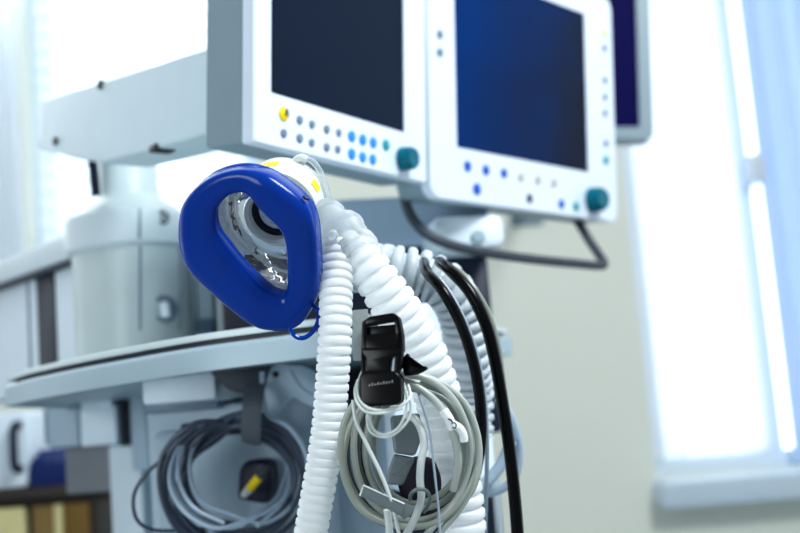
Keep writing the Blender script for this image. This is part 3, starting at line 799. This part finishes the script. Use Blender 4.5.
# head built as a ring of bars round the slot
bm = NB()
for poly in (bk((362, 352), (363, 322), (368, 319), (368.5, 352)), bk((396.5, 352), (395, 314), (400, 318), (403.5, 336), (404, 352)),
             bk((363, 323), (370, 317), (394, 313), (400, 318), (399, 321), (368, 326)), bk((364, 352), (364, 335), (402, 332), (402, 352))):
    prism(bm, BK, rpoly(poly, .001, 2), -.005, .0035, .0008)
head = obj('male_half', bm, 'buckle', buck)
bm = NB(); prism(bm, BK, bk((366, 338), (366, 327), (398, 324), (398, 338)), -.004, -.0005, .0006); obj('slot_bar', bm, 'buckle', head)
bm = NB()
prism(bm, BK, rpoly(bk((363, 348), (403, 348), (403, 354), (392, 358), (390, 374), (368, 374), (367, 358), (363, 354)), .0015, 3), -.004, .0042, .001)
obj('prong_body', bm, 'buckle', head)
for poly in (bk((362, 350), (365.5, 352), (365.5, 378), (362, 378)), bk((396, 350), (403.5, 350), (402, 366), (398, 378), (394, 378))):
    bm = NB(); prism(bm, BK, rpoly(poly, .001, 2), -.0035, .003, .0008); obj('prong', bm, 'buckle', head)
bm = NB(); prism(bm, BK, rpoly(bk((361, 404), (360.5, 376), (366, 370.5), (397, 371), (402.5, 377), (403, 401), (398, 405), (366, 407)), .003, 4), -.006, .0055, .002, 3)
fem = obj('female_half', bm, 'buckle', buck)
bm = NB(); x = 368.5
for i in range(9):
    h = [2.6, 3.2, 2.2, 3, 2.4, 3.2, 2.6, 2.2, 3][i]; y = 386.6 - .16*(x-368)
    prism(bm, BK, [BK.uv(a, b, .0055) for a, b in ((x, y), (x+1.7, y-.2), (x+1.9, y-h), (x+.3, y-h+.2))], .0053, .0058); x += 2.85
obj('moulded_lettering', bm, 'inkgrey', fem)
bm = NB(); prism(bm, BK, bk((350.5, 360.5), (349.5, 309.5), (365, 308), (366, 360)), -.0095, -.0075, .0005); obj('strap', bm, 'strap_grey', buck, label='grey flat strap')
bm = NB(); prism(bm, BK, rpoly(bk((398, 360), (405, 352), (412, 366), (424, 365.5), (425, 369), (416, 374), (402, 376)), .0015, 3), -.013, -.008, .001); obj('hook', bm, 'buckle', buck)

# ================================================================== FRONT GREY COIL
def coil_points(cx, cy, turns, d0, jit, start=-80, lean=0):
    pts = []
    for (rx, ry, ox, oy, dd) in turns:
        for k in range(10):
            a = R(start + 36*k)
            pts.append((cx+ox + (rx+jit*random.uniform(-1, 1))*cos(a), cy+oy + (ry+jit*random.uniform(-1, 1))*sin(a), d0+dd - lean*sin(a-.6)))
    return pts
coil = thing('cable_coil', 'neatly coiled grey-green sensor cable hanging from the black buckle', 'cable', P(408, 528, .76))
turns = [(70, 76, 0, 2, -.006), (61, 70, 4, 0, .000), (53, 64, 7, -4, .006), (67, 71, 3, 3, .012), (46, 57, 9, -6, .018)]
bm = NB(); cable(bm, coil_points(409, 451, turns, .775, 2.6), 3.3, 7, 12); obj('cable_turns', bm, 'greycable', coil)
MT['tailcable'] = mat('pale_grey_cable', (176, 184, 178), .28)
MT['shadecable'] = mat('shaded_grey_cable', (66, 74, 72), .4)
turns = [(65, 72, 2, 2, 0), (58, 68, 4, -1, .004), (52, 63, 6, -3, .008), (68, 75, 1, 0, .012)]  # extra dark turns, shade between the loops put into their colour
bm = NB(); cable(bm, coil_points(409, 452, turns, .808, 1.5, -60), 4.2, 7, 12); obj('cable_turns', bm, 'shadecable', coil, label='darkened turns painted as shade between the coil loops')
bm = NB(); cable(bm, [(395, 374, .752), (410, 374, .75), (432, 381, .752), (452, 398, .756), (464, 420, .76), (470, 445, .765), (468, 470, .768), (458, 497, .77), (444, 515, .77), (430, 530, .77), (420, 545, .775)], 3.7, 8, 12); obj('cable_tail', bm, 'tailcable', coil)
bm = NB(); cable(bm, [(396, 378, .756), (412, 384, .752), (432, 398, .75), (446, 416, .75), (454, 436, .752), (458, 462, .757), (453, 490, .765)], 4.0, 8, 12); tail2 = obj('cable_tail', bm, 'tailcable', coil)
bm = NB(); cable(bm, [(400, 376, .757), (420, 376, .758), (445, 386, .76), (465, 404, .763), (476, 430, .766), (479, 456, .768), (473, 484, .77), (460, 508, .772), (442, 530, .775), (430, 545, .78)], 3.6, 8, 12); obj('cable_tail', bm, 'tailcable', coil)
# label sleeve on it with a printed mark
lp = smooth([P(443, 410, .7475), P(449, 419, .7475), (P(453, 429, .7478))], 6)
bm = NB(); sweep(bm, lp, 5.0*.748/FPX, 14); sl = obj('label_sleeve', bm, 'label', coil)
bm = NB()
for seg_ in (((448, 419), (451.5, 420.5), (452.5, 424)), ((453.5, 422.5), (456, 424), (455.5, 428), (452.5, 427.5))):
    cable(bm, [(x, y, .7435) for x, y in seg_], .75, 5, 6)
obj('printed_mark', bm, 'ink', sl)
bm = NB(); sweep(bm, smooth([P(452, 424, .7505), P(459, 428, .7505), P(463, 434, .7515), P(464, 441, .7525)], 5), 4.4*.75/FPX, 12); obj('label_sleeve', bm, 'label', coil)
# grey connector block with a strain-relief and two dimples
CB = face_on(P(396, 448, .768), 0, 0)
def cbp(*pts): return [CB.uv(x, y) for x, y in pts]
bm = NB(); prism(bm, CB, rpoly(cbp((390, 416), (420, 413), (421, 440), (415, 456), (394, 453), (392, 436)), .003, 4), -.008, .006, .002, 2)
blk = obj('connector_block', bm, 'greyblock', coil, label='grey flat plug of the coiled cable', smooth=False)
bm = NB(); prism(bm, CB, rpoly(cbp((394, 454), (415, 458), (403, 485), (386, 484), (387, 474)), .002, 3), -.007, .005, .0015, 2); obj('connector_body', bm, 'greyblock', coil, smooth=False)
for x, y in ((394, 473.5), (400, 475)):
    bm = NB(); c = CB.uv(x, y, .005); lathe(bm, Frame(CB.p(c[0], c[1], .005), CB.U, CB.V, CB.N), [(.0009, -.001), (.0009, .0003), (.0004, .0007)], 10); obj('dimple', bm, 'clip', blk)
# white lead with hook ring
bm = NB(); cable(bm, [(407, 415, .757), (416, 420, .754), (422, 432, .752), (424, 446, .752), (421, 462, .752), (420, 480, .754), (421, 500, .756), (413, 522, .76), (400, 545, .765)], 4.0, 8, 12)
single('white_lead', bm, 'whitecable', 'stout white lead hanging inside the grey coil through a grey hook', 'cable')
bm = NB(); cable(bm, [(410, 500, .745), (411, 494, .742), (417, 489.5, .74), (425, 490, .742), (429.5, 496, .748), (429, 504, .754), (424, 512, .76)], 1.9, 7, 10)
single('wire_hook', bm, 'clip', 'small grey open hook around the white lead inside the coil', 'hook')
bm = NB()
cable(bm, [(408, 393, .738), (411, 406, .736), (408, 420, .735), (396, 433, .736), (383, 437, .74), (371, 432, .744), (367, 418, .748), (370, 404, .752)], 1.5, 8, 8)
cable(bm, [(403, 382, .742), (407, 396, .735), (406, 412, .733), (398, 428, .734), (385, 434.5, .737), (374, 430, .742), (369, 416, .746)], 1.5, 8, 8)
cable(bm, [(362, 372, .742), (358, 384, .736), (359, 398, .731), (368, 408, .728), (384, 410, .728), (402, 405, .73), (410, 396, .735), (408, 385, .74)], 1.6, 8, 8)
cable(bm, [(358, 380, .742), (355, 392, .735), (358, 404, .73), (367, 412, .728), (384, 413, .727), (402, 408, .73)], 1.6, 8, 8)
single('thin_white_wire', bm, 'whitecable', 'thin white wire looped twice around the lower half of the black buckle', 'wire')
bm = NB(); cable(bm, [(353, 400, .736), (356, 421, .733), (368, 447, .731), (381, 474, .731), (391, 500, .733), (396, 520, .735), (402, 550, .74)], 1.9, 8, 8)
single('thin_white_wire', bm, 'whitecable', 'straight white wire slanting across the grey coil to the clip', 'wire')
bm = NB(); cable(bm, [(416, 386, .7535), (422, 404, .748), (428, 425, .75), (432, 450, .75), (436, 485, .75), (439, 515, .752), (441, 550, .755)], 1.2, 8, 8)
single('thin_white_wire', bm, 'midcable', 'thin grey wire hanging vertically inside the right half of the coil', 'wire')
CL = face_on(P(388, 498, .735), 6, -22)
def clp(*pts): return [CL.uv(x, y) for x, y in pts]
clip = thing('cable_clip', 'grey flat clip bar lying across the lower left of the grey coil', 'clip', P(388, 508, .735))
bm = NB(); prism(bm, CL, clp((360, 496), (363.5, 485.5), (404, 504), (402, 516)), -.003, .003, .0006); obj('clip_body', bm, 'clip', clip)
bm = NB(); prism(bm, CL, clp((396, 498), (415, 507), (411, 515), (404, 520), (399, 515)), -.003, .002, .0006); obj('clip_jaw', bm, 'clip', clip)
bm = NB(); sweep(bm, [CL.p(*CL.uv(x, y), .003) for x, y in ((359.5, 495.5), (363.2, 485), (384, 494.5), (404, 503.5))], .0005, 6); obj('clip_edge', bm, 'label', clip)
bm = NB(); cable(bm, [(387, 510, .742), (389, 525, .744), (390, 550, .75)], 3.6, 6, 10); obj('clip_cord', bm, 'whitecable', clip)
# dark purple pouch inside the coil
PF = face_on(P(420, 480, .80), 0)
bm = NB(); prism(bm, PF, rpoly([PF.uv(x, y) for x, y in ((396, 478), (412, 456), (434, 458), (442, 478), (440, 512), (420, 520), (404, 510))], .006, 5), -.014, 0, .005, 3)
single('dark_pouch', bm, 'purple', 'dark purple bundle seen through the middle of the grey coil', 'pouch')

# ================================================================== REAR DARK COIL ON THE STRAP
random.seed(11)
CG = 'dark cables coiled on the strap under the shelf'
turns = []
for i in range(9):
    r = 50 + 3.4*i
    turns.append((r*1.02, r*.93, random.uniform(-4, 4), random.uniform(-3, 3) + (i-4)*.6, random.uniform(-.018, .018)))
random.shuffle(turns)
bm = NB(); cable(bm, coil_points(240, 482, turns, 1.1, 2.6, -85), 2.8, 6, 9)
single('dark_cable_coil', bm, 'darkcable', 'thick bundle of dark grey cable looped on the strap under the shelf', 'cable', CG)
turns = [(57, 50, -2, -2, 0), (65, 56, 2, 0, .004), (50, 47, 2, -4, .008), (60, 54, -6, 2, -.004)]  # pale loops, some added to imitate highlights on the cables
bm = NB(); cable(bm, coil_points(236, 474, turns, 1.09, 2.5, 100, .05), 2.2, 7, 9)
single('grey_cable_coil', bm, 'midcable', 'lighter grey cable loops, some added as glints, in front of the dark cable bundle', 'cable', CG)
bm = NB(); cable(bm, [(190, 440, 1.1), (165, 458, 1.09), (146, 474, 1.09), (134, 495, 1.09), (136, 518, 1.09), (150, 529, 1.09), (175, 531, 1.1), (210, 528, 1.1)], 1.9, 8, 8)
single('loose_cable', bm, 'darkcable', 'single loose dark cable bowing out left of the dark bundle', 'cable')
bm = NB(); cable(bm, [(262, 372, 1.09), (263, 395, 1.085), (268, 415, 1.08), (290, 428, 1.08), (306, 455, 1.08), (308, 490, 1.08), (300, 520, 1.08), (290, 548, 1.08)], 2.6, 8, 9)
single('loose_cable', bm, 'midcable', 'pale grey cable dropping from the clamp down the right of the dark bundle', 'cable')
bm = NB(); cable(bm, [(290, 372, 1.08), (300, 388, 1.075), (312, 396, 1.07), (325, 398, 1.06), (332, 390, 1.05)], 3.0, 7, 9)
single('loose_cable', bm, 'midcable', 'short grey cable under the shelf disappearing behind the hanging white hose', 'cable')
SF = face_on(P(252, 412, 1.07), 0)
bm = NB(); sweep(bm, smooth([P(255, 385, 1.085), P(253, 400, 1.06), P(251.5, 415, 1.055), P(251, 432, 1.06), P(251.5, 443, 1.085), P(252, 430, 1.135), P(253, 405, 1.14), P(255, 386, 1.12)], 6), 10*1.07/FPX, 16, flat=.16, up=V((1, 0, 0)))
single('cable_strap', bm, 'strap_dark', 'dark grey strap holding the dark cable bundle below the shelf clamp', 'strap')
# yellow-tipped plug in a dark holder behind the rear coil
NF = face_on(P(250, 485, 1.15), -15)
t = thing('yellow_plug', 'yellow-tipped dark plug seen through the rear cable loop', 'plug', P(250, 498, 1.13))
bm = NB(); prism(bm, NF, rpoly([NF.uv(x, y) for x, y in ((236, 500), (238, 468), (246, 460), (268, 459), (272, 480), (268, 505))], .008, 5), -.02, 0, .006, 3); obj('plug_holder', bm, 'navy', t)
def seg_tube(a, b, r0, r1):
    bm = NB(); F = axisframe(a, b-a); L_ = (b-a).length; lathe(bm, F, [(r0*.8, 0), (r0, L_*.1), (r1, L_*.9), (r1*.8, L_)], 18); return bm
obj('plug_tip', seg_tube(P(249, 489, 1.125), P(259, 477, 1.12), .0045, .0045), 'yellow', t)
obj('plug_sleeve', seg_tube(P(243, 496, 1.128), P(249, 489, 1.125), .0036, .0045), 'whitecable', t)
obj('plug_cord', seg_tube(P(259, 477, 1.12), P(268, 466, 1.12), .0042, .0030), 'charcoal', t)

# ================================================================== LOWER-LEFT BACKGROUND FURNITURE
GF = face_on(P(50, 486, 2.1), -6)
cab = thing('wooden_cabinet', 'brown wooden cabinet with dark top at the bottom left corner', 'cabinet', V((GF.O.x, GF.O.y+.1, 0)))
zt = 0; zfl = -GF.O.z
uL, uR = GF.uv(-60, 486)[0], GF.uv(104, 486)[0]
bm = NB(); box(bm, GF, uL-.02, uR+.01, zt-.02, zt, -.4, .02, .004, .003); obj('cabinet_top', bm, 'wood_dark', cab)
bm = NB(); box(bm, GF, uL, uR-.02, zfl, zt-.02, -.38, -.012, .003, .002); obj('cabinet_body', bm, 'wood_dark', cab)
for (x0, x1, m_) in ((-60, -12, 'wood_pale'), (-10, 25, 'wood_pale'), (33, 53, 'wood'), (54, 63, 'wood_pale'), (65, 90, 'wood_gold')):
    bm = NB(); a, b = GF.uv(x0, 510)[0], GF.uv(x1, 510)[0]; box(bm, GF, a, b, zfl+.06, zt-.035, -.012, .004, .003, .002); dr = obj('door', bm, m_, cab)
bm = NB(); a, b = GF.uv(91, 510)[0], GF.uv(101, 510)[0]; box(bm, GF, a, b, zfl, zt-.03, -.1, .006, .003, .002); obj('side_post', bm, 'wood_dark', cab)
# white case with black handle + blue folded cloth standing on the cabinet
wt = thing('white_case', 'white case with black vertical handle on the wooden cabinet', 'case', GF.p(GF.uv(5, 486)[0], 0, -.12))
a, b = GF.uv(-40, 480)[0], GF.uv(24, 480)[0]; h = GF.uv(10, 412)[1]
bm = NB(); box(bm, GF, a, b, 0, h, -.22, -.02, .012, .006); obj('case_body', bm, 'panel_white', wt)
bm = NB(); c = GF.uv(15, 440)[0]; sweep(bm, smooth([GF.p(c, .035, -.02), GF.p(c, .04, .004), GF.p(c, h*.5, .008), GF.p(c, h-.03, .004), GF.p(c, h-.025, -.02)], 6), .008, 10); obj('case_handle', bm, 'navy', wt)
a, b = GF.uv(25, 480)[0], GF.uv(66, 480)[0]; h = GF.uv(40, 452)[1]
bm = NB(); L = []
for i in range(13):
    u = a+(b-a)*i/12; hh = h*(.75+.35*abs(sin(i*1.1)))*(.6 if i in (0, 12) else 1)
    L.append([GF.p(u, 0, -.02), GF.p(u, hh*.7, -.015), GF.p(u, hh, -.06), GF.p(u, hh*.95, -.14), GF.p(u, 0, -.18)])
loft(bm, L); single('folded_cloth', bm, 'lblue', 'crumpled dark blue cloth on the wooden cabinet beside the white case', 'cloth')
# ================================================================== LIGHT
wd = bpy.data.worlds.new('world'); S.world = wd; wd.use_nodes = True
nt = wd.node_tree; bg = nt.nodes['Background']
tc = nt.nodes.new('ShaderNodeTexCoord'); sp = nt.nodes.new('ShaderNodeSeparateXYZ')
nt.links.new(tc.outputs['Generated'], sp.inputs[0])
mr = nt.nodes.new('ShaderNodeMapRange'); mr.interpolation_type = 'SMOOTHSTEP'
mr.inputs['From Min'].default_value = -.1; mr.inputs['From Max'].default_value = .55
mr.inputs['To Min'].default_value = .42; mr.inputs['To Max'].default_value = 3.0
nt.links.new(sp.outputs['Y'], mr.inputs['Value']); nt.links.new(mr.outputs[0], bg.inputs['Strength'])
bg.inputs['Color'].default_value = (.86, .94, 1.0, 1)
def area(name, loc, target, size, power, col):
    l = bpy.data.lights.new(name, 'AREA'); l.energy = power; l.size = size; l.color = col
    o = bpy.data.objects.new(name, l); COL.objects.link(o); o.location = loc
    o.rotation_euler = (V(target)-V(loc)).to_track_quat('-Z', 'Y').to_euler(); return o
area('ceiling_light', (1.15, .05, 2.7), (0, 1.0, 1.2), .6, 56, (.92, .97, 1))
area('fill_light', (-1.1, -.4, 1.1), (-.2, 1.2, 1.0), .6, 10, (.92, .97, 1))  # added fill that brightens the parts under the shelf
area('window_light', (-1.6, WD-.3, 2.3), (0, 1, 1.1), 1.2, 20, (.85, .93, 1))
S.view_settings.view_transform = 'Standard'
S.view_settings.exposure = -.2
S.view_settings.look = 'Medium High Contrast'
